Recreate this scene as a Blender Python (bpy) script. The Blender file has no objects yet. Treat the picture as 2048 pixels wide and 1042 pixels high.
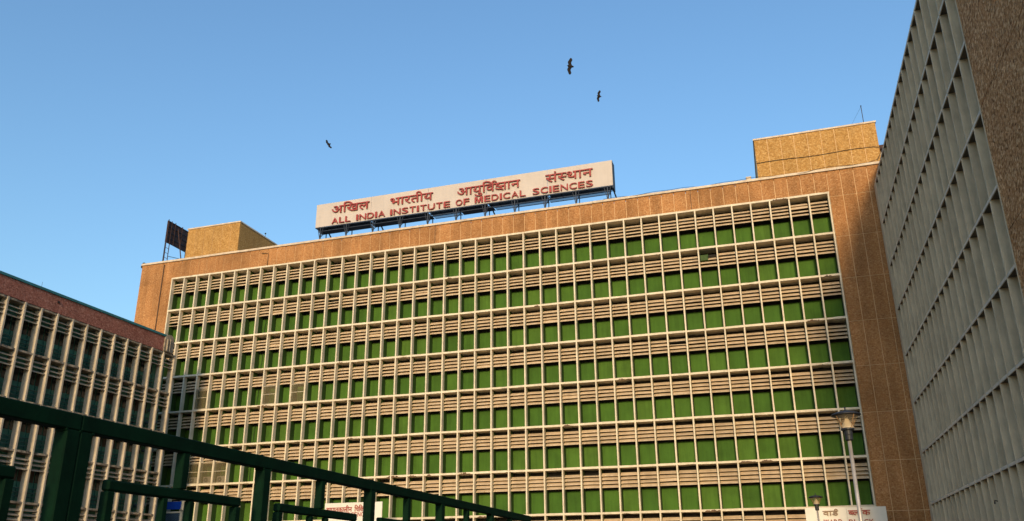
import bpy, bmesh, math, random
from mathutils import Vector, Matrix
random.seed(7)
S = bpy.context.scene
COL = S.collection
rad = math.radians

# ------------------------------------------------------------------ camera
H = 3.6                       # storey height
W = 0.432 * H                 # bay width of the main grid
CAM = Vector((16.29 * H, -18.63 * H, 1.6))
ZT = CAM.z + 8.29 * H         # top of the main grid
FPX, CX, CY = 1641.9, 1005.1, 569.8
yaw, pitch, roll = rad(17.98), rad(19.48), rad(-0.26)
Fw = Vector((-math.sin(yaw) * math.cos(pitch), math.cos(yaw) * math.cos(pitch), math.sin(pitch)))
Rt = Vector((math.cos(yaw), math.sin(yaw), 0))
Up = Rt.cross(Fw)
Rt, Up = Rt * math.cos(roll) + Up * math.sin(roll), Up * math.cos(roll) - Rt * math.sin(roll)
cam = bpy.data.cameras.new('camera')
cam.sensor_width = 36
cam.lens = FPX / 2048 * 36
cam.shift_x = (1024 - CX) / 2048
cam.shift_y = (CY - 521) / 2048
cam.clip_start = 0.05
cam.clip_end = 6000
co = bpy.data.objects.new('camera', cam)
COL.objects.link(co)
co.matrix_world = Matrix.Translation(CAM) @ Matrix((Rt, Up, -Fw)).transposed().to_4x4()
S.camera = co

# ------------------------------------------------------------------ world, sun, exposure
SUN_EL, SUN_AZ = 15.0, 8.6    # low evening sun behind the camera, a little to its right
to_sun = Vector((math.sin(rad(SUN_AZ)) * math.cos(rad(SUN_EL)), -math.cos(rad(SUN_AZ)) * math.cos(rad(SUN_EL)), math.sin(rad(SUN_EL))))
wd = bpy.data.worlds.new('World')
S.world = wd
wd.use_nodes = True
nt = wd.node_tree
bg = nt.nodes['Background']
sky = nt.nodes.new('ShaderNodeTexSky')
sky.sky_type = 'NISHITA'
sky.sun_disc = False
sky.sun_elevation = rad(SUN_EL)
sky.sun_rotation = rad(180 - SUN_AZ)
sky.air_density = 1.6
sky.dust_density = 1.6
sky.ozone_density = 5.4
nt.links.new(sky.outputs[0], bg.inputs[0])
bg.inputs[1].default_value = 0.15
sl = bpy.data.lights.new('sun', 'SUN')
sl.energy = 2.0
sl.angle = rad(6.0)
sl.color = (1.0, 0.72, 0.40)
so = bpy.data.objects.new('sun', sl)
COL.objects.link(so)
so.rotation_euler = to_sun.to_track_quat('Z', 'Y').to_euler()
so.location = (60, -80, 60)
S.view_settings.view_transform = 'Standard'
S.view_settings.look = 'None'
S.view_settings.gamma = 1
S.view_settings.use_curve_mapping = False
S.view_settings.exposure = 0.76
S.cycles.max_bounces = 6

# ------------------------------------------------------------------ materials
def mat(name, build):
    m = bpy.data.materials.new(name)
    m.use_nodes = True
    n = m.node_tree.nodes
    b = n['Principled BSDF']
    build(m.node_tree, b)
    return m
def N(t, kind, **kw):
    nd = t.nodes.new(kind)
    for k, v in kw.items():
        if k.startswith('i_'):
            nd.inputs[k[2:]].default_value = v
        else:
            setattr(nd, k, v)
    return nd
def pos(t, scale=(1, 1, 1)):
    g = N(t, 'ShaderNodeNewGeometry')
    mp = N(t, 'ShaderNodeMapping')
    mp.inputs['Scale'].default_value = scale
    t.links.new(g.outputs['Position'], mp.inputs['Vector'])
    return mp.outputs[0]
def noise(t, scale, detail=4, sc=(1, 1, 1), rough=0.6):
    nz = N(t, 'ShaderNodeTexNoise')
    nz.inputs['Scale'].default_value = scale
    nz.inputs['Detail'].default_value = detail
    nz.inputs['Roughness'].default_value = rough
    t.links.new(pos(t, sc), nz.inputs['Vector'])
    return nz.outputs['Fac']
def ramp(t, fac, stops):
    r = N(t, 'ShaderNodeValToRGB')
    e = r.color_ramp.elements
    while len(e) < len(stops):
        e.new(0.5)
    for el, (p, c) in zip(e, stops):
        el.position = p
        el.color = (c[0], c[1], c[2], 1) if not isinstance(c, (int, float)) else (c, c, c, 1)
    t.links.new(fac, r.inputs[0])
    return r.outputs[0]
def mix(t, fac, a, b, mode='MIX'):
    m = N(t, 'ShaderNodeMix', data_type='RGBA', blend_type=mode)
    for key, v in (('Factor', fac), ('A', a), ('B', b)):
        s = [i for i in m.inputs if i.name == key and i.type == ('VALUE' if key == 'Factor' else 'RGBA')][0]
        if isinstance(v, (int, float)):
            s.default_value = v
        elif isinstance(v, tuple):
            s.default_value = (*v, 1)
        else:
            t.links.new(v, s)
    return [o for o in m.outputs if o.type == 'RGBA'][0]
def bump(t, b, h, dist, strength=1.0):
    bp = N(t, 'ShaderNodeBump')
    bp.inputs['Distance'].default_value = dist
    bp.inputs['Strength'].default_value = strength
    t.links.new(h, bp.inputs['Height'])
    t.links.new(bp.outputs[0], b.inputs['Normal'])
def objrand(t):
    return N(t, 'ShaderNodeObjectInfo').outputs['Random']

def grit(name, dark, mid, light, scale, bd=0.03, vary=0.12):
    """roughcast of small stone chips: speckle, soft weather stains, relief"""
    def f(t, b):
        v = N(t, 'ShaderNodeTexVoronoi')
        v.inputs['Scale'].default_value = scale
        v.inputs['Randomness'].default_value = 1.0
        t.links.new(pos(t, (1, 1, 1.25)), v.inputs['Vector'])
        sep = N(t, 'ShaderNodeSeparateColor')
        t.links.new(v.outputs['Color'], sep.inputs[0])
        c1 = ramp(t, sep.outputs[0], [(0.0, dark), (0.3, mid), (0.72, mid), (0.97, light)])
        c2 = ramp(t, noise(t, scale * 0.9, 3), [(0.32, dark), (0.5, mid), (0.7, light)])
        c = mix(t, 0.5, c1, c2)
        st = ramp(t, noise(t, 0.22, 5), [(0.3, 1 - vary * 1.6), (0.65, 1.0)])
        c = mix(t, 1.0, c, st, 'MULTIPLY')
        sk = ramp(t, noise(t, 1.0, 4, (1.3, 1.3, 0.10)), [(0.35, 1 - vary), (0.6, 1.0)])
        c = mix(t, 1.0, c, sk, 'MULTIPLY')
        rr = ramp(t, objrand(t), [(0.0, 1 - vary * 0.7), (1.0, 1.0)])
        c = mix(t, 1.0, c, rr, 'MULTIPLY')
        t.links.new(c, b.inputs['Base Color'])
        b.inputs['Roughness'].default_value = 0.95
        b.inputs['Specular IOR Level'].default_value = 0.15
        bump(t, b, noise(t, scale * 1.3, 3), bd)
    return mat(name, f)
def painted(name, col, col2, rough=0.7, sc=1.2, streak=0.15, bd=0.004, stain=None, stain_at=0.66, spec=0.3, vary=0.1, metal=0.0):
    """paint or cement with blotches, rain streaks and per-piece variation"""
    def f(t, b):
        c = ramp(t, noise(t, sc, 5), [(0.3, col2), (0.62, col)])
        sk = ramp(t, noise(t, 3.0, 4, (1.0, 1.0, 0.12)), [(0.3, 1 - streak), (0.6, 1.0)])
        c = mix(t, 1.0, c, sk, 'MULTIPLY')
        if stain:
            ms = ramp(t, noise(t, 1.7, 6, (1, 1, 1), 0.7), [(stain_at, 0.0), (stain_at + 0.06, 1.0)])
            c = mix(t, ms, c, stain)
        rr = ramp(t, objrand(t), [(0.0, 1 - vary), (1.0, 1.0)])
        c = mix(t, 1.0, c, rr, 'MULTIPLY')
        t.links.new(c, b.inputs['Base Color'])
        b.inputs['Roughness'].default_value = rough
        b.inputs['Metallic'].default_value = metal
        b.inputs['Specular IOR Level'].default_value = spec
        bump(t, b, noise(t, 14, 4), bd)
    return mat(name, f)

M = {}
M['grit'] = grit('ochre_grit', (0.28, 0.118, 0.044), (0.475, 0.228, 0.087), (0.64, 0.375, 0.178), 9.5, 0.03, 0.2)
M['grit_roof'] = grit('yellow_grit', (0.27, 0.14, 0.040), (0.46, 0.255, 0.080), (0.64, 0.42, 0.18), 8.5, 0.03, 0.12)
M['grit_brown'] = grit('brown_grit', (0.06, 0.024, 0.009), (0.54, 0.265, 0.105), (0.98, 0.64, 0.35), 6.5, 0.12, 0.10)
M['grit_red'] = grit('red_grit', (0.19, 0.070, 0.052), (0.37, 0.145, 0.108), (0.58, 0.31, 0.24), 8.0, 0.03, 0.15)
M['joint'] = painted('mortar_joint', (0.78, 0.54, 0.31), (0.62, 0.42, 0.23))
M['coping'] = painted('coping_cement', (0.66, 0.56, 0.44), (0.5, 0.4, 0.3), stain=(0.2, 0.14, 0.1), stain_at=0.68)
M['frame'] = painted('cream_frame_paint', (0.76, 0.68, 0.52), (0.62, 0.54, 0.40), stain=(0.24, 0.13, 0.07), stain_at=0.72, bd=0.006)
M['slat'] = painted('dusty_louver', (0.62, 0.485, 0.33), (0.50, 0.38, 0.245), stain=(0.33, 0.18, 0.09), stain_at=0.645, vary=0.16, bd=0.006)
def _green(t, b):
    base = ramp(t, objrand(t), [(0.0, (0.050, 0.126, 0.018)), (0.6, (0.062, 0.148, 0.020)), (1.0, (0.076, 0.162, 0.024))])
    c = mix(t, 1.0, base, ramp(t, noise(t, 0.6, 5), [(0.3, 0.75), (0.65, 1.0)]), 'MULTIPLY')
    c = mix(t, 1.0, c, ramp(t, noise(t, 4.0, 4, (1, 1, 0.08)), [(0.3, 0.8), (0.6, 1.0)]), 'MULTIPLY')
    c = mix(t, ramp(t, noise(t, 1.4, 6, (1, 1, 1), 0.7), [(0.70, 0.0), (0.76, 0.6)]), c, (0.11, 0.12, 0.045))
    t.links.new(c, b.inputs['Base Color'])
    b.inputs['Roughness'].default_value = 0.7
    b.inputs['Specular IOR Level'].default_value = 0.1
    bump(t, b, noise(t, 5, 4), 0.01)
M['green'] = mat('green_paint', _green)
M['green_dark'] = painted('green_reveal', (0.05, 0.10, 0.022), (0.035, 0.075, 0.016))
M['recess'] = painted('recess_shade', (0.020, 0.018, 0.015), (0.012, 0.011, 0.009))  # dark window zone; the shade behind the louvers is put into the near-black colour
M['roof'] = painted('roof_screed', (0.3, 0.26, 0.21), (0.22, 0.19, 0.15))
M['grey'] = painted('grey_cement_paint', (0.66, 0.55, 0.385), (0.54, 0.45, 0.315), streak=0.22, stain=(0.12, 0.11, 0.09), stain_at=0.75, bd=0.006)
M['slab'] = painted('slab_soffit_shade', (0.13, 0.12, 0.095), (0.09, 0.08, 0.065), bd=0.01)  # soffit shade under the right-hand ledges, painted into the slab colour
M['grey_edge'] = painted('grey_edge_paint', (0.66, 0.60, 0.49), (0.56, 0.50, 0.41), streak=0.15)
M['left_fin'] = painted('cream_cement', (0.60, 0.52, 0.40), (0.46, 0.395, 0.30), streak=0.3, stain=(0.2, 0.15, 0.1), stain_at=0.72, bd=0.01)
M['left_slat'] = painted('grimy_louver', (0.50, 0.42, 0.31), (0.33, 0.27, 0.2), streak=0.3, stain=(0.1, 0.08, 0.06), stain_at=0.66, vary=0.2, bd=0.01)
M['left_ledge'] = painted('grimy_ledge', (0.42, 0.35, 0.26), (0.16, 0.13, 0.10), streak=0.3, sc=2.2, stain=(0.06, 0.05, 0.04), stain_at=0.6, bd=0.015)
M['teal'] = painted('teal_wall_paint', (0.055, 0.22, 0.165), (0.038, 0.155, 0.12), rough=0.6, vary=0.2)
M['teal_trim'] = painted('teal_trim_paint', (0.03, 0.20, 0.24), (0.03, 0.14, 0.15), rough=0.5)
M['pipe_teal'] = painted('teal_pipe', (0.05, 0.13, 0.105), (0.025, 0.07, 0.06), rough=0.5)
M['dark_glass'] = painted('dark_glass', (0.018, 0.028, 0.035), (0.012, 0.018, 0.02), rough=0.15, spec=0.5, bd=0.0, streak=0.05)
M['brown_blind'] = painted('brown_blind', (0.06, 0.045, 0.035), (0.04, 0.03, 0.025))
M['sign_cream'] = painted('sign_cream', (0.53, 0.475, 0.435), (0.48, 0.425, 0.385), sc=0.5, streak=0.06, rough=0.5, vary=0.06, bd=0.001)
M['sign_white'] = painted('sign_white', (0.72, 0.70, 0.64), (0.66, 0.63, 0.56), sc=0.5, streak=0.05, rough=0.45, vary=0.03, bd=0.001)
M['letter_red'] = painted('letter_red', (0.34, 0.045, 0.04), (0.28, 0.035, 0.03), rough=0.45, streak=0.05, bd=0.0)
M['letter_side'] = painted('letter_return', (0.40, 0.17, 0.14), (0.3, 0.1, 0.08), rough=0.5, bd=0.0)
M['letter_steel'] = painted('letter_steel', (0.16, 0.11, 0.08), (0.10, 0.065, 0.045), rough=0.4, metal=0.3, bd=0.0)
M['steel_blue'] = painted('blue_black_steel', (0.030, 0.045, 0.075), (0.02, 0.03, 0.05), rough=0.6, sc=3)
M['deck_blue'] = painted('blue_sheet', (0.11, 0.18, 0.27), (0.07, 0.12, 0.19), rough=0.6)
M['rust'] = painted('rusty_steel', (0.075, 0.04, 0.035), (0.035, 0.022, 0.024), rough=0.8, sc=3)
def _gate(t, b):
    c = ramp(t, noise(t, 9, 5), [(0.3, (0.0014, 0.010, 0.0046)), (0.65, (0.0022, 0.018, 0.0076))])
    c = mix(t, ramp(t, noise(t, 34, 6, (1, 1, 1), 0.75), [(0.66, 0.0), (0.72, 0.8)]), c, (0.010, 0.040, 0.020))
    c = mix(t, ramp(t, noise(t, 22, 6, (1, 1, 1), 0.7), [(0.72, 0.0), (0.76, 1.0)]), c, (0.040, 0.022, 0.012))
    t.links.new(c, b.inputs['Base Color'])
    b.inputs['Roughness'].default_value = 0.7
    b.inputs['Specular IOR Level'].default_value = 0.06
    bump(t, b, noise(t, 45, 4), 0.0012)
M['gate_green'] = mat('gate_green_enamel', _gate)
M['pole_steel'] = painted('galvanised_pole', (0.56, 0.49, 0.40), (0.42, 0.36, 0.29), rough=0.4, metal=0.5, sc=4, bd=0.001)
M['black'] = painted('black_casting', (0.02, 0.022, 0.028), (0.012, 0.013, 0.016), rough=0.5, bd=0.001)
M['lamp_white'] = painted('lamp_white', (0.58, 0.50, 0.39), (0.5, 0.43, 0.33), rough=0.4, bd=0.0)
M['cable'] = painted('black_cable', (0.015, 0.015, 0.017), (0.01, 0.01, 0.01), rough=0.6, bd=0.0)
M['pipe_ochre'] = painted('ochre_pipe', (0.36, 0.20, 0.09), (0.26, 0.14, 0.06))
M['pipe_dark'] = painted('dark_pipe', (0.10, 0.06, 0.035), (0.07, 0.04, 0.025))
M['ac_body'] = painted('ac_body', (0.52, 0.47, 0.38), (0.44, 0.39, 0.31), rough=0.5, bd=0.0)
M['ac_dark'] = painted('ac_grille', (0.06, 0.055, 0.05), (0.04, 0.035, 0.03), rough=0.5, bd=0.0)
M['blue_board'] = painted('blue_board', (0.01, 0.07, 0.50), (0.008, 0.055, 0.42), rough=0.4, bd=0.0)
M['lattice'] = painted('lattice_bluegrey', (0.12, 0.19, 0.27), (0.08, 0.13, 0.19), rough=0.6)
M['ground'] = painted('paved_ground', (0.11, 0.095, 0.075), (0.08, 0.07, 0.055), rough=0.9, sc=0.4)
M['bird'] = painted('dark_plumage', (0.022, 0.017, 0.015), (0.012, 0.010, 0.010), rough=0.9, bd=0.0)
M['drain'] = painted('drain_bluegrey', (0.06, 0.105, 0.12), (0.035, 0.06, 0.07), rough=0.7)
def _net(t, b):
    b.inputs['Base Color'].default_value = (0.17, 0.14, 0.07, 1)
    b.inputs['Roughness'].default_value = 0.9
    tr = N(t, 'ShaderNodeBsdfTransparent')
    ms = N(t, 'ShaderNodeMixShader')
    ms.inputs[0].default_value = 0.32
    t.links.new(tr.outputs[0], ms.inputs[1])
    t.links.new(b.outputs[0], ms.inputs[2])
    t.links.new(ms.outputs[0], t.nodes['Material Output'].inputs['Surface'])
M['net'] = mat('brown_bird_net', _net)
def _mesh_blue(t, b):
    b.inputs['Base Color'].default_value = (0.05, 0.09, 0.14, 1)
    b.inputs['Roughness'].default_value = 0.8
    tr = N(t, 'ShaderNodeBsdfTransparent')
    ms = N(t, 'ShaderNodeMixShader')
    ms.inputs[0].default_value = 0.42
    t.links.new(tr.outputs[0], ms.inputs[1])
    t.links.new(b.outputs[0], ms.inputs[2])
    t.links.new(ms.outputs[0], t.nodes['Material Output'].inputs['Surface'])
M['mesh_blue'] = mat('walkway_wire_mesh', _mesh_blue)
M['spall'] = painted('exposed_concrete', (0.17, 0.095, 0.05), (0.06, 0.035, 0.022), sc=6, stain=(0.03, 0.02, 0.015), stain_at=0.58, bd=0.03)
def _bowl(t, b):
    b.inputs['Base Color'].default_value = (0.6, 0.5, 0.36, 1)
    b.inputs['Roughness'].default_value = 0.15
    tr = N(t, 'ShaderNodeBsdfTransparent')
    tr.inputs[0].default_value = (0.9, 0.85, 0.75, 1)
    ms = N(t, 'ShaderNodeMixShader')
    ms.inputs[0].default_value = 0.10
    t.links.new(tr.outputs[0], ms.inputs[1])
    t.links.new(b.outputs[0], ms.inputs[2])
    t.links.new(ms.outputs[0], t.nodes['Material Output'].inputs['Surface'])
M['bowl'] = mat('clear_lamp_bowl', _bowl)

# ------------------------------------------------------------------ mesh helpers
class MB:
    def __init__(s):
        s.v, s.f, s.m = [], [], []
    def box(s, x0, y0, z0, x1, y1, z1):
        b = len(s.v)
        s.v += [(x0, y0, z0), (x1, y0, z0), (x1, y1, z0), (x0, y1, z0), (x0, y0, z1), (x1, y0, z1), (x1, y1, z1), (x0, y1, z1)]
        s.f += [tuple(b + i for i in q) for q in ((0, 3, 2, 1), (4, 5, 6, 7), (0, 1, 5, 4), (1, 2, 6, 5), (2, 3, 7, 6), (3, 0, 4, 7))]
        return s
    def prism_x(s, prof, x0, x1):
        """profile of (y, z) points extruded along x"""
        b, n = len(s.v), len(prof)
        s.v += [(x0, y, z) for y, z in prof] + [(x1, y, z) for y, z in prof]
        s.f += [tuple(b + i for i in range(n)), tuple(b + n + i for i in reversed(range(n)))]
        s.f += [(b + i, b + n + i, b + n + (i + 1) % n, b + (i + 1) % n) for i in range(n)]
        return s
    def prism_y(s, prof, y0, y1):
        """profile of (x, z) points extruded along y"""
        b, n = len(s.v), len(prof)
        s.v += [(x, y0, z) for x, z in prof] + [(x, y1, z) for x, z in prof]
        s.f += [tuple(b + i for i in range(n)), tuple(b + n + i for i in reversed(range(n)))]
        s.f += [(b + i, b + (i + 1) % n, b + n + (i + 1) % n, b + n + i) for i in range(n)]
        return s
    def bar(s, a, c, w, h=None):
        """square bar from a to c"""
        a, c = Vector(a), Vector(c)
        h = h or w
        d = (c - a).normalized()
        u = d.cross(Vector((0, 0, 1)))
        if u.length < 1e-4:
            u = Vector((1, 0, 0))
        u.normalize()
        t = u.cross(d)
        b = len(s.v)
        for p in (a, c):
            for i, j in ((-1, -1), (1, -1), (1, 1), (-1, 1)):
                s.v.append(tuple(p + u * (i * w / 2) + t * (j * h / 2)))
        s.f += [tuple(b + i for i in q) for q in ((0, 1, 2, 3), (7, 6, 5, 4), (0, 4, 5, 1), (1, 5, 6, 2), (2, 6, 7, 3), (3, 7, 4, 0))]
        return s
    def tube(s, pts, r, seg=8):
        pts = [Vector(p) for p in pts]
        rs = r if isinstance(r, (list, tuple)) else [r] * len(pts)
        b = len(s.v)
        for i, p in enumerate(pts):
            d = (pts[min(i + 1, len(pts) - 1)] - pts[max(i - 1, 0)]).normalized()
            u = d.cross(Vector((0.02, 1, 0.01)))
            if u.length < 1e-3:
                u = d.cross(Vector((1, 0, 0)))
            u.normalize()
            t = d.cross(u)
            for k in range(seg):
                a = 2 * math.pi * k / seg
                s.v.append(tuple(p + u * (rs[i] * math.cos(a)) + t * (rs[i] * math.sin(a))))
        for i in range(len(pts) - 1):
            for k in range(seg):
                s.f.append((b + i * seg + k, b + i * seg + (k + 1) % seg, b + (i + 1) * seg + (k + 1) % seg, b + (i + 1) * seg + k))
        s.f.append(tuple(b + k for k in reversed(range(seg))))
        s.f.append(tuple(b + (len(pts) - 1) * seg + k for k in range(seg)))
        return s
    def lathe(s, prof, seg=20, c=(0, 0, 0), cap=True):
        """profile of (radius, z) turned about z"""
        b = len(s.v)
        for r, z in prof:
            for k in range(seg):
                a = 2 * math.pi * k / seg
                s.v.append((c[0] + r * math.cos(a), c[1] + r * math.sin(a), c[2] + z))
        for i in range(len(prof) - 1):
            for k in range(seg):
                s.f.append((b + i * seg + k, b + i * seg + (k + 1) % seg, b + (i + 1) * seg + (k + 1) % seg, b + (i + 1) * seg + k))
        if cap:
            s.f.append(tuple(b + k for k in reversed(range(seg))))
            s.f.append(tuple(b + (len(prof) - 1) * seg + k for k in range(seg)))
        return s
    def mesh(s, name, m, bevel=0.0, smooth=False):
        me = bpy.data.meshes.new(name)
        me.from_pydata(s.v, [], s.f)
        bm = bmesh.new()
        bm.from_mesh(me)
        bmesh.ops.recalc_face_normals(bm, faces=bm.faces)
        if bevel:
            bmesh.ops.bevel(bm, geom=list(bm.edges), offset=bevel, segments=1, affect='EDGES', profile=0.5)
        bm.to_mesh(me)
        bm.free()
        me.materials.append(M[m])
        if smooth:
            me.polygons.foreach_set('use_smooth', [True] * len(me.polygons))
        return me
    def build(s, name, m, parent=None, loc=(0, 0, 0), **kw):
        return link(name, s.mesh(name, m, **kw), parent, loc)
def link(name, me, parent=None, loc=(0, 0, 0), rot=None):
    o = bpy.data.objects.new(name, me)
    COL.objects.link(o)
    o.parent = parent
    o.location = loc
    if rot:
        o.rotation_euler = rot
    return o
def tag(o, label, cat, group=None):
    o['label'] = label
    o['category'] = cat
    if group:
        o['group'] = group
    return o
def thing(name, label, cat, loc=(0, 0, 0), group=None):
    return tag(link(name, None, None, loc), label, cat, group)
_cache = {}
def shared(key, fn):
    if key not in _cache:
        _cache[key] = fn()
    return _cache[key]
def px_ray(x, y):
    return (Fw + Rt * ((x - CX) / FPX) - Up * ((y - CY) / FPX)).normalized()
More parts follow.
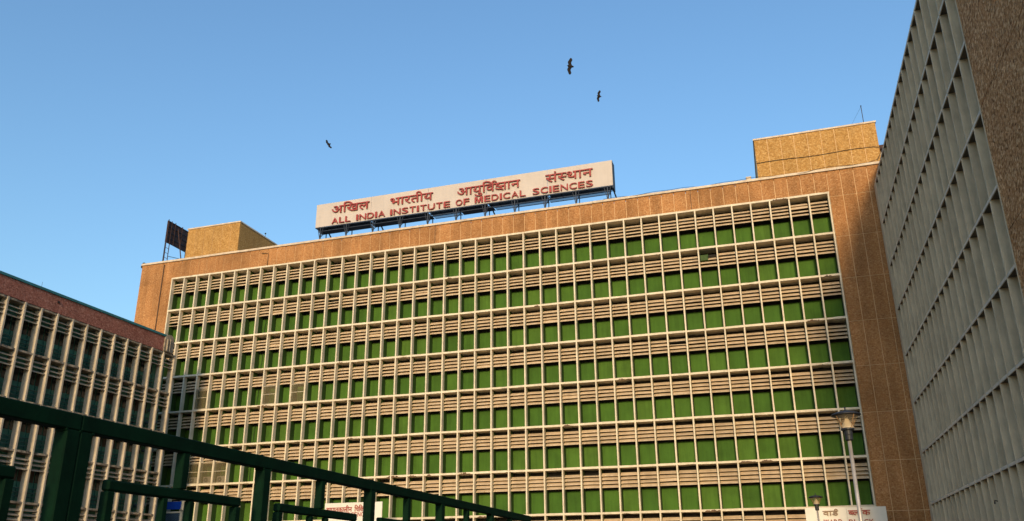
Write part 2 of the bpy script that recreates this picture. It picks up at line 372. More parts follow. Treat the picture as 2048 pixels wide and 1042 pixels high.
GLYPH={
0x905:(439,[[270,125,263,90,244,65,215,51,179,46,133,55,91,83,66,113,41,153,17,204,57,219,83,165,111,123,141,97,175,88,195,90,211,98,221,111,225,130,222,150,213,168,199,184,183,199,167,197,149,196,146,236,180,240,202,250,214,265,218,284,215,302,205,314,190,321,173,323,153,321,135,317,117,310,98,302,84,341,101,349,121,356,145,361,171,363,211,357,240,341,258,315,264,284,254,245,225,215,237,204,258,202,279,201,297,201,312,203,326,205,341,209,341,316,299,316,299,357,447,357,447,316,388,316,388,0,341,0,341,167,328,164,314,162,301,161,286,160,275,161,261,162,268,144]]),
0x916:(470,[[419,316,419,0,372,0,372,26,351,16,328,9,304,5,280,4,240,7,200,18,162,35,124,60,86,94,49,137,36,156,28,170,24,183,23,194,25,206,32,216,43,223,60,226,73,224,85,219,95,211,104,201,114,213,120,229,124,246,125,263,124,278,123,291,120,304,115,316,0,316,0,357,478,357,478,316],[307,133,326,135,343,142,359,151,372,161,372,316,161,316,169,293,171,263,166,221,151,188,127,164,95,145,137,103,180,71,228,52,281,45,306,47,329,51,351,59,372,70,372,114,358,106,341,100,321,96,299,94,274,97,251,105,231,119,217,137,208,158,204,183,211,220,232,248,264,266,305,272,330,270,344,268,354,266,350,226,331,230,321,232,310,232,286,229,267,219,255,204,251,182,255,160,267,145,285,136]]),
0x93f:(149,[[51,316,0,316,0,357,46,357,40,370,35,384,32,399,30,416,39,456,64,488,103,508,153,515,205,510,253,495,296,471,336,438,372,399,404,353,356,353,296,420,231,460,163,473,127,469,100,456,83,436,77,410,78,394,82,380,88,368,95,357,157,357,157,316,98,316,98,0,51,0]]),
0x932:(389,[[0,316,0,357,398,357,398,316,338,316,338,0,292,0,292,204,284,204,270,203,256,198,242,188,228,173,216,150,204,119,160,133,168,158,179,180,165,189,151,196,136,201,120,203,100,199,85,190,75,174,72,156,75,134,85,114,100,94,121,73,147,49,177,23,146,-7,115,21,86,48,61,74,42,101,30,128,26,158,29,186,40,208,56,224,75,236,96,242,117,245,141,243,163,236,184,226,203,213,241,237,287,245,292,245,292,316]]),
0x92d:(404,[[100,363,120,362,138,357,153,349,167,337,177,324,184,306,189,283,191,251,191,184,306,184,306,316,231,316,231,357,412,357,412,316,353,316,353,0,306,0,306,144,191,144,191,122,189,106,182,95,173,89,163,87,151,89,140,94,128,102,117,112,108,124,101,136,96,148,94,160,96,169,102,177,113,183,129,184,145,184,145,245,145,269,142,286,139,299,133,309,118,322,97,326,83,324,74,319,67,310,65,299,69,285,79,275,97,268,125,264,121,223,82,230,52,244,33,267,26,299,32,328,48,348,72,359]]),
0x93e:(149,[[98,316,98,0,51,0,51,316,0,316,0,357,157,357,157,316]]),
0x930:(235,[[227,24,196,-7,163,21,132,50,104,78,79,104,59,127,43,147,33,163,27,175,24,185,23,195,25,206,32,216,43,223,60,226,73,224,85,219,95,211,104,200,123,213,137,229,144,248,147,269,146,282,144,295,141,307,137,316,0,316,0,357,244,357,244,316,184,316,191,293,193,263,190,234,180,210,165,189,146,173,122,158,96,146,124,116,156,84,191,53]]),
0x924:(327,[[276,316,276,0,230,0,230,188,167,188,136,188,115,185,99,180,86,172,76,157,72,136,78,108,94,82,120,54,156,23,125,-7,99,16,76,39,55,62,39,87,29,112,26,139,28,158,34,175,42,190,53,202,72,214,94,223,121,228,156,229,230,229,230,316,0,316,0,357,335,357,335,316]]),
0x940:(149,[[-106,353,-115,373,-121,392,-125,410,-126,430,-120,464,-102,491,-73,509,-35,515,-3,511,22,498,44,477,62,447,78,407,94,357,157,357,157,316,98,316,98,0,51,0,51,316,0,316,0,357,50,357,34,409,16,445,-5,467,-33,474,-53,470,-68,460,-77,443,-80,421,-78,402,-74,386,-68,370,-60,353]]),
0x92f:(333,[[342,357,342,316,282,316,282,0,235,0,235,103,218,93,197,84,173,78,145,76,99,85,62,111,36,151,22,203,53,212,75,224,88,240,92,262,90,278,85,292,78,305,71,316,0,316,0,357],[74,173,87,148,103,131,123,120,149,117,176,120,199,129,219,142,235,157,235,316,121,316,134,286,138,256,122,204]]),
0x906:(588,[[270,125,263,90,244,65,215,51,179,46,133,55,91,83,66,113,41,153,17,204,57,219,83,165,111,123,141,97,175,88,195,90,211,98,221,111,225,130,222,150,213,168,199,184,183,199,167,197,149,196,146,236,180,240,202,250,214,265,218,284,215,302,205,314,190,321,173,323,153,321,135,317,117,310,98,302,84,341,101,349,121,356,145,361,171,363,211,357,240,341,258,315,264,284,254,245,225,215,237,204,258,202,279,201,297,201,312,203,326,205,341,209,341,316,299,316,299,357,596,357,596,316,536,316,536,0,490,0,490,316,388,316,388,0,341,0,341,167,328,164,314,162,301,161,286,160,275,161,261,162,268,144]]),
0x941:(0,[[-142,-7,-111,3,-78,6,-40,1,-11,-16,7,-41,13,-74,6,-106,-14,-132,-46,-148,-90,-154,-142,-147,-186,-128,-225,-97,-261,-57,-226,-33,-204,-58,-184,-78,-163,-94,-141,-104,-117,-110,-90,-113,-45,-102,-29,-70,-33,-54,-43,-42,-58,-35,-75,-33,-90,-34,-103,-36,-115,-40,-128,-45]]),
0x928:(319,[[0,357,327,357,327,316,268,316,268,0,221,0,221,171,117,171,117,140,115,126,109,116,100,110,88,108,74,111,59,120,44,133,32,149,24,166,21,183,23,195,29,204,40,210,56,212,221,212,221,316,0,316]]),
0x938:(388,[[337,316,337,0,291,0,291,153,274,148,257,146,239,145,218,144,193,145,167,148,143,153,122,159,110,152,96,145,122,115,151,84,184,53,218,24,187,-7,156,21,127,50,100,78,76,104,57,127,42,147,32,163,26,175,24,185,23,195,25,206,32,216,43,223,60,226,73,224,85,219,95,211,104,201,114,213,120,229,124,246,125,263,124,279,122,294,119,307,115,316,0,316,0,357,397,357,397,316],[212,185,233,186,253,187,271,190,291,195,291,316,161,316,165,306,168,294,170,279,171,263,170,241,166,221,159,205,150,191,181,187]]),
0x902:(0,[[-106,443,-104,456,-97,467,-87,474,-75,477,-62,474,-52,467,-45,456,-43,443,-45,431,-52,420,-62,413,-75,410,-87,413,-97,420,-104,431]]),
0x925:(369,[[318,316,318,0,271,0,271,103,253,93,231,84,206,78,177,76,132,83,94,104,65,138,48,185,94,199,124,217,141,240,146,268,143,293,133,312,118,323,98,326,85,325,75,319,68,311,65,299,77,276,112,265,107,225,74,233,48,247,32,269,26,298,32,326,47,347,71,359,99,363,122,360,144,353,163,340,179,322,190,299,193,269,187,231,170,200,142,176,105,157,119,139,134,127,154,119,180,117,208,119,231,128,252,141,271,158,271,316,224,316,224,357,377,357,377,316]]),
0x935:(319,[[328,316,268,316,268,0,222,0,222,95,206,85,186,76,162,70,134,68,105,71,79,80,57,94,40,113,30,137,26,164,35,208,59,240,98,260,146,267,165,266,187,264,203,261,200,219,176,223,162,224,149,225,117,221,93,209,78,190,73,165,77,139,91,122,111,111,135,108,163,111,186,121,206,134,222,149,222,316,0,316,0,357,328,357]]),
0x921:(331,[[206,128,189,127,172,123,157,119,142,113,118,131,97,151,83,175,79,202,80,217,84,230,91,240,100,249,114,257,131,263,151,266,177,267,230,267,230,316,0,316,0,357,340,357,340,316,277,316,277,226,171,226,156,226,146,225,139,222,133,219,127,211,125,199,127,187,133,176,141,167,150,159,178,166,208,169,247,163,279,147,300,122,307,88,300,53,279,25,243,6,194,0,140,6,93,25,51,54,14,91,49,119,82,85,116,61,153,47,194,43,244,54,260,87,257,105,246,117,229,125]]),
0x92c:(328,[[336,316,277,316,277,0,230,0,230,95,213,85,193,76,168,70,138,68,108,71,81,80,58,94,41,113,30,137,26,164,35,208,61,240,101,260,152,267,172,266,194,264,212,261,209,221,183,225,168,226,154,227,143,226,132,225,210,129,220,137,230,147,230,316,0,316,0,357,336,357],[73,165,78,139,92,120,114,109,139,106,149,106,159,107,177,112,96,213,79,193]]),
0x949:(149,[[98,316,98,0,51,0,51,316,0,316,0,357,157,357,157,316],[171,496,154,447,127,414,93,397,52,391,13,397,-20,416,-48,449,-71,496,-30,509,-14,474,4,450,26,435,54,430,82,435,103,451,117,477,128,511]]),
0x915:(438,[[446,316,260,316,260,200,290,222,327,229,361,223,388,205,405,176,411,137,409,110,403,81,391,51,374,22,333,46,346,66,356,88,363,112,365,136,363,160,354,176,341,186,323,190,291,179,260,148,260,0,213,0,213,100,198,89,179,78,156,70,130,68,104,71,79,79,58,92,41,112,30,136,26,167,34,208,58,240,94,260,140,267,154,266,170,265,195,261,191,219,181,221,168,223,155,224,143,225,113,221,91,210,78,192,73,168,77,141,90,123,109,112,131,108,155,111,176,120,195,133,213,149,213,316,0,316,0,357,446,357]]),
0x92a:(326,[[275,316,275,0,229,0,229,110,211,100,192,91,171,86,146,84,124,86,104,92,87,100,74,111,61,128,52,148,47,173,45,206,45,316,0,316,0,357,335,357,335,316],[229,316,92,316,92,212,92,191,94,175,96,162,99,152,103,145,109,138,126,128,151,125,173,127,194,136,213,147,229,161]]),
0x91a:(364,[[373,316,313,316,313,0,267,0,267,95,251,85,231,76,209,70,182,68,142,74,109,92,88,121,81,158,83,174,88,189,96,203,106,213,22,212,22,253,190,253,211,253,223,253,219,213,201,213,171,209,147,198,132,181,127,157,131,136,144,120,162,111,182,108,209,111,231,120,250,134,267,149,267,316,0,316,0,357,373,357]])}

# ------------------------------------------------------------------ ground
g = MB()
g.v = [(-3000, -3000, 0), (3000, -3000, 0), (3000, 3000, 0), (-3000, 3000, 0)]
g.f = [(0, 1, 2, 3)]
g.build('ground', 'ground')['kind'] = 'structure'

# ------------------------------------------------------------------ main building
YW = 0.10                      # face of the roughcast
XL, XR, XG1 = -4.25, 69.55, 42 * W
ZP = 33.42                     # underside of the coping
ROWS = 8
main = thing('hospital_block', 'tall ochre block behind a cream grid of louvers and green panels', 'building')
b = MB()
b.box(XL + .02, YW + .03, 0, -.1, 14, 33.2)            # left pier
b.box(XG1 + .1, YW + .03, 0, XR - .02, 14, 33.2)       # right pier
b.box(-.1, YW + .03, ZT + .06, XG1 + .1, 14, 33.2)     # top band
b.box(-.1, 1.33, 0, XG1 + .1, 14, ZT + .06)            # core behind the grid
b.box(-.1, .3, 0, XG1 + .1, 1.33, ZT - ROWS * H - .1)  # ground floor
b.build('wall', 'joint', main)
MB().box(XL + .3, .42, 33.2, XR - .2, 13.9, 33.24).build('roof', 'roof', main)

def panel_mesh(w, h, m, d=.03, gap=.042):
    return shared(('panel', round(w, 2), round(h, 2), m, gap), lambda: MB().box(gap / 2, 0, gap / 2, w - gap / 2, d, h - gap / 2).mesh('wall_panel', m))
def panels(x0, x1, zs, m, parent, y=YW, step=1.05, gap=.042):
    n = max(1, round((x1 - x0) / step))
    w = (x1 - x0) / n
    for i in range(n):
        for z0, z1 in zip(zs[:-1], zs[1:]):
            link('wall_panel', panel_mesh(w, z1 - z0, m, gap=gap), parent, (x0 + i * w, y, z0))
lev = [0] + [ZT - l * H - .35 for l in range(8, -1, -1)]
panels(XL, -.1, lev + [ZP], 'grit', main, gap=.012)
panels(XG1 + .1, XR, lev + [ZP], 'grit', main)
panels(-.1, XG1 + .1, [ZT + .09, ZP], 'grit', main)
# coping in lengths, each with its own slight unevenness
x = XL - .06
while x < XR:
    x1 = min(x + 4.15, XR + .06)
    dz = random.uniform(-.012, .012)
    MB().box(x, -.02, ZP + .004 + dz, x1 - .01, .5, ZP + .22 + dz).build('coping', 'coping', main, bevel=.012)
    x = x1
# vertical members
mull = MB().box(-.060, 0, ZT - ROWS * H - .1, .060, .46, ZT + .085).mesh('mullion', 'frame', bevel=.008)
divd = MB().box(-.05, .46, ZT - ROWS * H - .1, .06, 1.2, ZT + .06).mesh('divider', 'green_dark')
for k in range(43):
    link('mullion', mull, main, (k * W, random.uniform(-.006, .006), 0))
    link('divider', divd, main, (k * W, .004, 0))
# ledges: the front edge is chipped here and there
def ledge_mesh(z):
    m = MB()
    pr, n = [], 168
    x0, x1 = -.075, XG1 + .075
    for i in range(n + 1):
        x = x0 + (x1 - x0) * i / n
        chip = max(0, math.sin(x * .61 + z * 1.7) * math.sin(x * 2.3 + z) - .72) * .5 * random.random()
        sag = .012 * math.sin(x * .8 + z * 3)
        pr.append((x, .012 + chip, z - .085 + sag * .4 + chip * .6, z + .085 + sag))
    for x, y, zb, zt in pr:
        m.v += [(x, y, zb), (x, y, zt), (x, 1.2, zt), (x, 1.2, zb)]
    for i in range(n):
        a, c = 4 * i, 4 * i + 4
        for j in range(4):
            m.f.append((a + j, c + j, c + (j + 1) % 4, a + (j + 1) % 4))
    m.f += [(0, 1, 2, 3), (4 * n + 3, 4 * n + 2, 4 * n + 1, 4 * n)]
    return m.mesh('ledge', 'frame')
for l in range(ROWS + 1):
    link('ledge', ledge_mesh(ZT - l * H), main)
for l, k0, k1 in ((0, 39.1, 40.0), (0, 11.1, 11.9), (6, 16.7, 17.6), (6, 18.0, 18.6), (6, 21.1, 21.9), (6, 36.1, 36.9), (6, 37.1, 37.7), (7, 34.2, 35.0), (3, 40.1, 40.7), (2, 41.2, 41.6), (4, 7.7, 8.7), (6, 19.2, 19.5), (5, 27.1, 27.5), (4, 30.2, 30.6), (5, 14.1, 14.5), (1, 20.2, 20.5), (2, 25.6, 25.9), (3, 13.1, 13.5), (7, 22.2, 22.9)):
    m, n = MB(), 14
    z = ZT - l * H
    for i in range(n + 1):
        x = (k0 + (k1 - k0) * i / n) * W
        e_ = math.sin(math.pi * i / n) ** .5
        zt_ = z - .088 + e_ * (.05 + .13 * random.random())
        zb_ = z - .09 - .01 * random.random()
        m.v += [(x, .004, zb_), (x, .002 + .02 * random.random(), max(zt_, zb_ + .008)), (x, .03, max(zt_, zb_ + .008)), (x, .03, zb_)]
    for i in range(n):
        a, c = 4 * i, 4 * i + 4
        for j in range(4):
            m.f.append((a + j, c + j, c + (j + 1) % 4, a + (j + 1) % 4))
    m.f += [(0, 1, 2, 3), (4 * n + 3, 4 * n + 2, 4 * n + 1, 4 * n)]
    m.build('spalled_patch', 'spall', main)
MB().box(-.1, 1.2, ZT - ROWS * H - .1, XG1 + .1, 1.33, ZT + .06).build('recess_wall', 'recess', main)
# green panels
gp = MB().box(.075, 0, 0, W - .075, .05, 1.81).mesh('green_panel', 'green', bevel=.006)
for r in range(7):
    for k in range(42):
        link('green_panel', gp, main, (k * W, 1.145 + random.uniform(-.01, .01), ZT - (r + 1) * H + .09))
# louvers: four inclined boards to a bay
SP, SH, SD = .305, .260, .29
prof = [(0, 0), (0, .045), (SD, SH), (SD + .03, SH - .035), (.035, -.012)]
slat = MB().prism_x(prof, .072, W - .072).mesh('louver_slat', 'slat')
spots = []
for r in range(8):
    for k in range(42):
        for j in range(4):
            if (r, k) == (1, 35) and j < 2:
                continue
            c = Vector(((k + .5) * W, .5, ZT - r * H - .37 - SP * (j + 1)))
            spots.append((( c - CAM).length, c, r, k, j))
spots.sort(key=lambda q: q[0])
vis = [q for q in spots if q[2] < 7][:300]
chosen = set((q[2], q[3], q[4]) for q in vis)
rest = MB()
for d, c, r, k, j in spots:
    dz, rx = random.uniform(-.012, .012), random.uniform(-.06, .06)
    tilt = random.uniform(-.006, .006)
    if random.random() < .02:
        rx, tilt = random.choice((-.35, .3)), random.uniform(-.03, .03)
    if (r, k, j) in chosen:
        link('louver_slat', slat, main, (k * W, .42, c.z + dz), (rx, tilt, 0))
    else:
        b0 = len(rest.v)
        rest.prism_x(prof, .072, W - .072)
        mt = Matrix.Translation((k * W, .42, c.z + dz)) @ Matrix.Rotation(rx, 4, 'X') @ Matrix.Rotation(tilt, 4, 'Y')
        rest.v[b0:] = [tuple(mt @ Vector(p)) for p in rest.v[b0:]]
rest.build('louver_slats', 'slat', main)['kind'] = 'stuff'
# the broken louver: two short boards and a green box in the hole
zc = ZT - H - .37
for j in range(2):
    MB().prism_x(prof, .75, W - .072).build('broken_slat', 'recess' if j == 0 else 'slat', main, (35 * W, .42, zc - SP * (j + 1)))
MB().box(.1, .45, 0, .72, .9, .5).box(.72, .43, -.1, .76, .9, .56).build('vent_box', 'green_dark', main, (35 * W, 0, zc - .6), bevel=.01)
# pipes and joints on the wall face
MB().tube([(11.6, .03, 31.6), (11.6, .03, 32.9), (10.85, .03, 32.95)], .055).build('overflow_pipe', 'pipe_ochre', main, smooth=True)
MB().tube([(-1.3, .03, .2), (-1.3, .03, 33.2)], .045).build('downpipe', 'pipe_dark', main, smooth=True)
for xx in (30.05, 54.2):
    MB().box(xx - .02, YW - .006, ZT + .09, xx + .02, YW + .01, ZP).build('expansion_joint', 'cable', main)

# rooms on the roof
def roof_room(x0, x1, y0, y1, z1, m, label):
    e = link('roof_room', None, main, (0, 0, 0))
    e['label'] = label
    zb = 33.24
    MB().box(x0 + .03, y0 + .03, zb, x1 - .03, y1, z1 - .16).build('wall', 'joint' if m == 'grit_roof' else m, e)
    panels(x0, x1, [zb, z1 - .16], m, e, y=y0, step=1.1)
    n = round((y1 - y0) / 1.4)
    for i in range(n):
        w = (y1 - y0 - .05) / n
        MB().box(x1 - .03, y0 + .04 + i * w, zb + .01, x1, y0 + .03 + (i + 1) * w, z1 - .17).build('wall_panel', m, e)
    MB().box(x0 - .07, y0 - .07, z1 - .155, x1 + .07, y1 + .07, z1).build('coping', 'coping', e, bevel=.012)
    return e
roof_room(-.02, 6.67, 1.5, 8.5, 37.82, 'grit_roof', 'small ochre roof room beside the back-turned billboard')
rr = roof_room(60.0, 70.0, 1.5, 9.5, 38.2, 'grit_roof', 'long ochre roof room with white joints near the antenna')
# grey overhang and cream wall between the blocks
e = link('roof_link', None, main)
MB().box(70.03, 2.2, 33.2, 74, 6, 35.6).build('wall', 'coping', e)
MB().box(70.03, 1.7, 35.6, 74, 6.3, 35.95).build('eave', 'rust', e)

# ------------------------------------------------------------------ right-hand building
XB = 68.85
right = thing('grey_fin_block', 'tall grey building of close vertical fins rising at the right edge', 'building')
YN, YF, NB = -30.88, -.88, 20
b = MB()
b.box(XB + .72, YN, 0, XB + 14, 0.0, 33.6)  # set-back top above the grid is unseen, added for the shadow it casts
b.build('wall', 'grey', right)
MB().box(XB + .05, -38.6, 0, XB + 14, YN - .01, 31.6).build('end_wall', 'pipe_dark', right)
fin = MB().box(XB, -.045, 0, XB + .74, .045, ZT + .07).mesh('fin', 'grey', bevel=.006)
for i in range(NB + 1):
    link('fin', fin, right, (random.uniform(-.008, .008), YF + (YN - YF) * i / NB, 0))
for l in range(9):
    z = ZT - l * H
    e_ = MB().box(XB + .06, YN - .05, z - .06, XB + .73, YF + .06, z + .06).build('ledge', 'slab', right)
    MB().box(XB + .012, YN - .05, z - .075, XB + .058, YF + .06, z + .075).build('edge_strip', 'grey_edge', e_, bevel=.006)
MB().box(XB + .01, YF + .05, 0, XB + .74, -.02, ZT + .05).build('end_strip', 'grey', right)
pn = []
for z0, z1 in ((0, 3.3), (3.3, 9.1), (9.1, 14.9), (14.9, 20.7), (20.7, 26.5), (26.5, 31.6)):
    for y0, y1 in ((-38.6, YN - .05),):
        MB().box(XB + .015, y0 + .012, z0 + .018, XB + .05, y1 - .012, z1 - .018).build('wall_panel', 'grit_brown', right)
MB().tube([(XB - .02, -20.3, 4.9), (XB - .14, -20.3, 4.95), (XB - .17, -20.3, 4.78)], .035).build('wall_bracket', 'black', right)

# ------------------------------------------------------------------ left-hand building
XA, ZA, YA, SPA = 6.2, 21.15, -5.25, 1.535
left = thing('louvered_low_block', 'lower block with red parapet, teal coping and cream fins at left', 'building')
NA = 20
YE = YA - NA * SPA
MB().box(-8, YE - .3, 0, XA - 1.15, YA + .1, ZA + .1).build('wall', 'teal', left)
MB().box(-8, YE - .3, ZA + .09, XA, YA - .6, ZA + 1.45).build('parapet', 'grit_red', left)
MB().box(-8.1, YE - .3, ZA + 1.45, XA + .1, YA - 1.6, ZA + 1.66).build('coping', 'teal_trim', left, bevel=.02)
# round-topped concrete pier that ends the parapet
pp = [(0, 0), (0, 1.15)] + [(.62 - .62 * math.cos(a), 1.15 + .5 * math.sin(a)) for a in [i * math.pi / 10 for i in range(1, 10)]] + [(1.24, 1.15), (1.24, 0)]
m = MB()
n = len(pp)
for xx in (XA - .7, XA + .12):
    m.v += [(xx, YA - 1.75 + u, ZA + .1 + v) for u, v in pp]
m.f += [tuple(range(n)), tuple(reversed(range(n, 2 * n)))] + [(i, n + i, n + (i + 1) % n, (i + 1) % n) for i in range(n)]
e = m.build('end_pier', 'left_ledge', left)
MB().tube([(XA + .2, YA - 1.5, ZA + .15), (XA + .2, YA - 1.5, ZA + 1.2)], .07).tube([(XA + .2, YA - 1.15, ZA + .15), (XA + .2, YA - 1.15, ZA + 1.3)], .05).build('vent_pipe', 'left_slat', e)
fin = MB().box(XA - .62, -.09, 0, XA, .09, ZA + .09).mesh('fin', 'left_fin', bevel=.02)
for i in range(NA + 1):
    link('fin', fin, left, (random.uniform(-.015, .015), YA - i * SPA, 0))
for l in range(6):
    z = ZA - l * H
    mm = MB()
    nseg = 80
    for i in range(nseg + 1):
        yy = YE + (YA - YE) * i / nseg
        jx = random.uniform(0, .05) + (.06 if random.random() < .12 else 0)
        mm.v += [(XA - .015 - jx, yy, z - .07 - random.uniform(0, .02)), (XA - .015 - jx, yy, z + .07), (XA - 1.1, yy, z + .07), (XA - 1.1, yy, z - .07)]
    for i in range(nseg):
        a, c = 4 * i, 4 * i + 4
        for j in range(4):
            mm.f.append((a + j, c + j, c + (j + 1) % 4, a + (j + 1) % 4))
    mm.f += [(0, 1, 2, 3), (4 * nseg + 3, 4 * nseg + 2, 4 * nseg + 1, 4 * nseg)]
    mm.build('ledge', 'left_ledge', left)
# three inclined boards to a bay (here facing +x)
lp = [(0, 0), (0, .05), (-.28, .2), (-.3, .16), (-.03, -.01)]
lsl = MB().prism_y(lp, .085, SPA - .085).mesh('louver_slat', 'left_slat')
win = MB().box(0, .05, 0, .04, SPA - .05, 1.0).mesh('window', 'dark_glass')
blind = MB().box(0, .05, 0, .04, SPA - .05, 1.0).mesh('window', 'brown_blind')
sill = MB().box(0, .09, 0, .06, SPA - .09, 1.38).mesh('sill_panel', 'teal')
for r in range(6):
    z = ZA - r * H
    for i in range(NA):
        y0 = YA - (i + 1) * SPA
        for j in range(3):
            link('louver_slat', lsl, left, (XA - .12, y0, z - .58 - .34 * j + random.uniform(-.015, .015)), (random.uniform(-.012, .012), random.uniform(-.05, .05), 0))
        if i > 0:
            link('window', blind if random.random() < .16 else win, left, (XA - 1.15, y0, z - 2.0))
        link('sill_panel', sill, left, (XA - 1.15 + .005 * (i % 2), y0, z - 3.42))
    for j in range(3):
        MB().tube([(XA - .8, YE, z - 3.1 + .3 * j), (XA - .8, YA - SPA, z - 3.1 + .3 * j)], .055, 6).build('rail', 'pipe_teal', left, smooth=True)
# waste stack with bulging collars in the second bay from the corner
ys = YA - SPA + .35
st = MB().tube([(XA - .35, ys, .2), (XA - .35, ys, 18.0)], .12, 10).build('drain_stack', 'drain', left, smooth=True)
for r in range(1, 5):
    for dz in (-1.75, -2.85):
        zz = ZA - r * H + dz
        MB().lathe([(.13, -.22), (.2, -.16), (.3, -.02), (.3, .1), (.2, .2), (.13, .24)], 12, (XA - .35, ys, zz)).build('collar', 'drain', st, smooth=True)
        MB().tube([(XA - .35, ys, zz + .05), (XA - .5, ys - .25, zz), (XA - .9, ys - .5, zz - .02)], [.12, .14, .12], 10).build('branch_pipe', 'drain', st, smooth=True)
MB().tube([(XA - .1, -21.0, ZA + 1.66), (XA - .1, -21.0, ZA + 2.1)], .012, 5).build('roof_spike', 'black', left)
MB().lathe([(.1, 0), (.1, .05)], 12).build('outlet_hole', 'black', left, (XA + .02, -19.3, ZA + .95)).rotation_euler = (0, rad(90), 0)

# ------------------------------------------------------------------ lettering
def letter_mesh(groups, m, ext, side=None, off=0.0):
    """one mesh from groups of outlines; each group is filled on its own so that crossing strokes stay solid"""
    bm = bmesh.new()
    for i, g_ in enumerate(groups):
        me = flat_mesh('stroke', g_, m, ext, side, off)
        me.transform(Matrix.Translation((0, -.002 * i, 0)))
        bm.from_mesh(me)
        bpy.data.meshes.remove(me)
    me = bpy.data.meshes.new('letter')
    bm.to_mesh(me)
    bm.free()
    me.materials.append(M[m])
    if side:
        me.materials.append(M[side])
    return me
def flat_mesh(name, loops, m, ext, side=None, off=0.0):
    """closed outlines (x, y) -> filled letter standing in the xz plane, front towards -y"""
    cu = bpy.data.curves.new(name, 'CURVE')
    cu.dimensions = '2D'
    cu.fill_mode = 'BOTH'
    cu.extrude = ext / 2
    cu.offset = off
    for lp in loops:
        sp = cu.splines.new('POLY')
        sp.points.add(len(lp) - 1)
        for p, (x, y) in zip(sp.points, lp):
            p.co = (x, y, 0, 1)
        sp.use_cyclic_u = True
    return curve_mesh(cu, name, m, side)
def curve_mesh(cu, name, m, side=None):
    o = bpy.data.objects.new('tmp', cu)
    COL.objects.link(o)
    me = bpy.data.meshes.new_from_object(o.evaluated_get(bpy.context.evaluated_depsgraph_get()))
    bpy.data.objects.remove(o)
    bpy.data.curves.remove(cu)
    me.name = name
    me.transform(Matrix.Rotation(rad(90), 4, 'X'))
    me.materials.clear()
    me.materials.append(M[m])
    if side:
        me.materials.append(M[side])
        for p in me.polygons:
            p.material_index = 0 if abs(p.normal.y) > .5 else 1
    return me
def glyph(cp):
    a, ls = GLYPH[cp]
    return a / 1000, [[(l[i] / 1000, l[i + 1] / 1000) for i in range(0, len(l), 2)] for l in ls]
def clip(loops, c):
    out = []
    for lp in loops:
        q = []
        for i in range(len(lp)):
            a, b = lp[i - 1], lp[i]
            if (a[0] <= c) != (b[0] <= c):
                t = (c - a[0]) / (b[0] - a[0])
                q.append((c, a[1] + t * (b[1] - a[1])))
            if b[0] <= c:
                q.append(b)
        if len(q) > 2:
            out.append(q)
    return out
def stroke(pts, w):
    L, R_ = [], []
    for i, p in enumerate(pts):
        a, b = pts[max(i - 1, 0)], pts[min(i + 1, len(pts) - 1)]
        dx, dy = b[0] - a[0], b[1] - a[1]
        n = math.hypot(dx, dy) or 1
        L.append((p[0] - dy / n * w / 2, p[1] + dx / n * w / 2))
        R_.append((p[0] + dy / n * w / 2, p[1] - dx / n * w / 2))
    return L + R_[::-1]
REPH = [stroke([(.0, .355), (-.035, .40), (-.03, .45), (.02, .475), (.075, .455), (.10, .42)], .04)]
GYA = [stroke([(0, .336), (.43, .336)], .042), stroke([(.365, .33), (.365, 0)], .045),
       stroke([(.345, .185), (.13, .185), (.07, .205), (.05, .25), (.085, .29), (.15, .285)], .042),
       stroke([(.17, .17), (.235, .145), (.25, .10), (.21, .06), (.14, .05), (.07, .075), (.035, .125)], .042),
       stroke([(.20, .045), (.27, .02), (.30, -.01)], .038)]
def unit(*parts):
    """parts: (loops, dx, dy) -> one written letter"""
    return [[[(x + dx, y + dy) for x, y in lp] for lp in ls] for ls, dx, dy in parts]
def word(seq):
    """list of written letters in reading order -> [(x, loops)], width"""
    x, out = 0.0, []
    for it in seq:
        if isinstance(it, str):
            a, ls = 0, []
            for ch in it:
                ad, l = glyph(ord(ch))
                ls.append([[(px + a, py) for px, py in q] for q in l])
                a += ad
        else:
            a, ls = it
        out.append((x, ls))
        x += a
    return out, x
def half(cp, c):
    return (c - .008, [clip(glyph(cp)[1], c)])
def hindi(parent, seq, x0, x1, zbase, zhead, y, m, ext, side=None, off=.003):
    lets, w = word(seq)
    sx, sz = (x1 - x0) / w, (zhead - zbase) / .357
    for i, (x, ls) in enumerate(lets):
        lp = [[[(px * sx, py * sz) for px, py in q] for q in g_] for g_ in ls]
        link('letter', letter_mesh(lp, m, ext, side, off * sz), parent, (x0 + x * sx, y - .004 * (i % 2), zbase))
BLOCK = {'M': [(0, 0), (.2, 0), (.2, .68), (.41, 0), (.57, 0), (.78, .68), (.78, 0), (.98, 0), (.98, 1), (.68, 1), (.49, .34), (.3, 1), (0, 1)],
         'W': [(.2, 0), (.4, 0), (.55, .6), (.7, 0), (.9, 0), (1.1, 1), (.9, 1), (.79, .36), (.64, 1), (.46, 1), (.31, .36), (.2, 1), (0, 1)]}
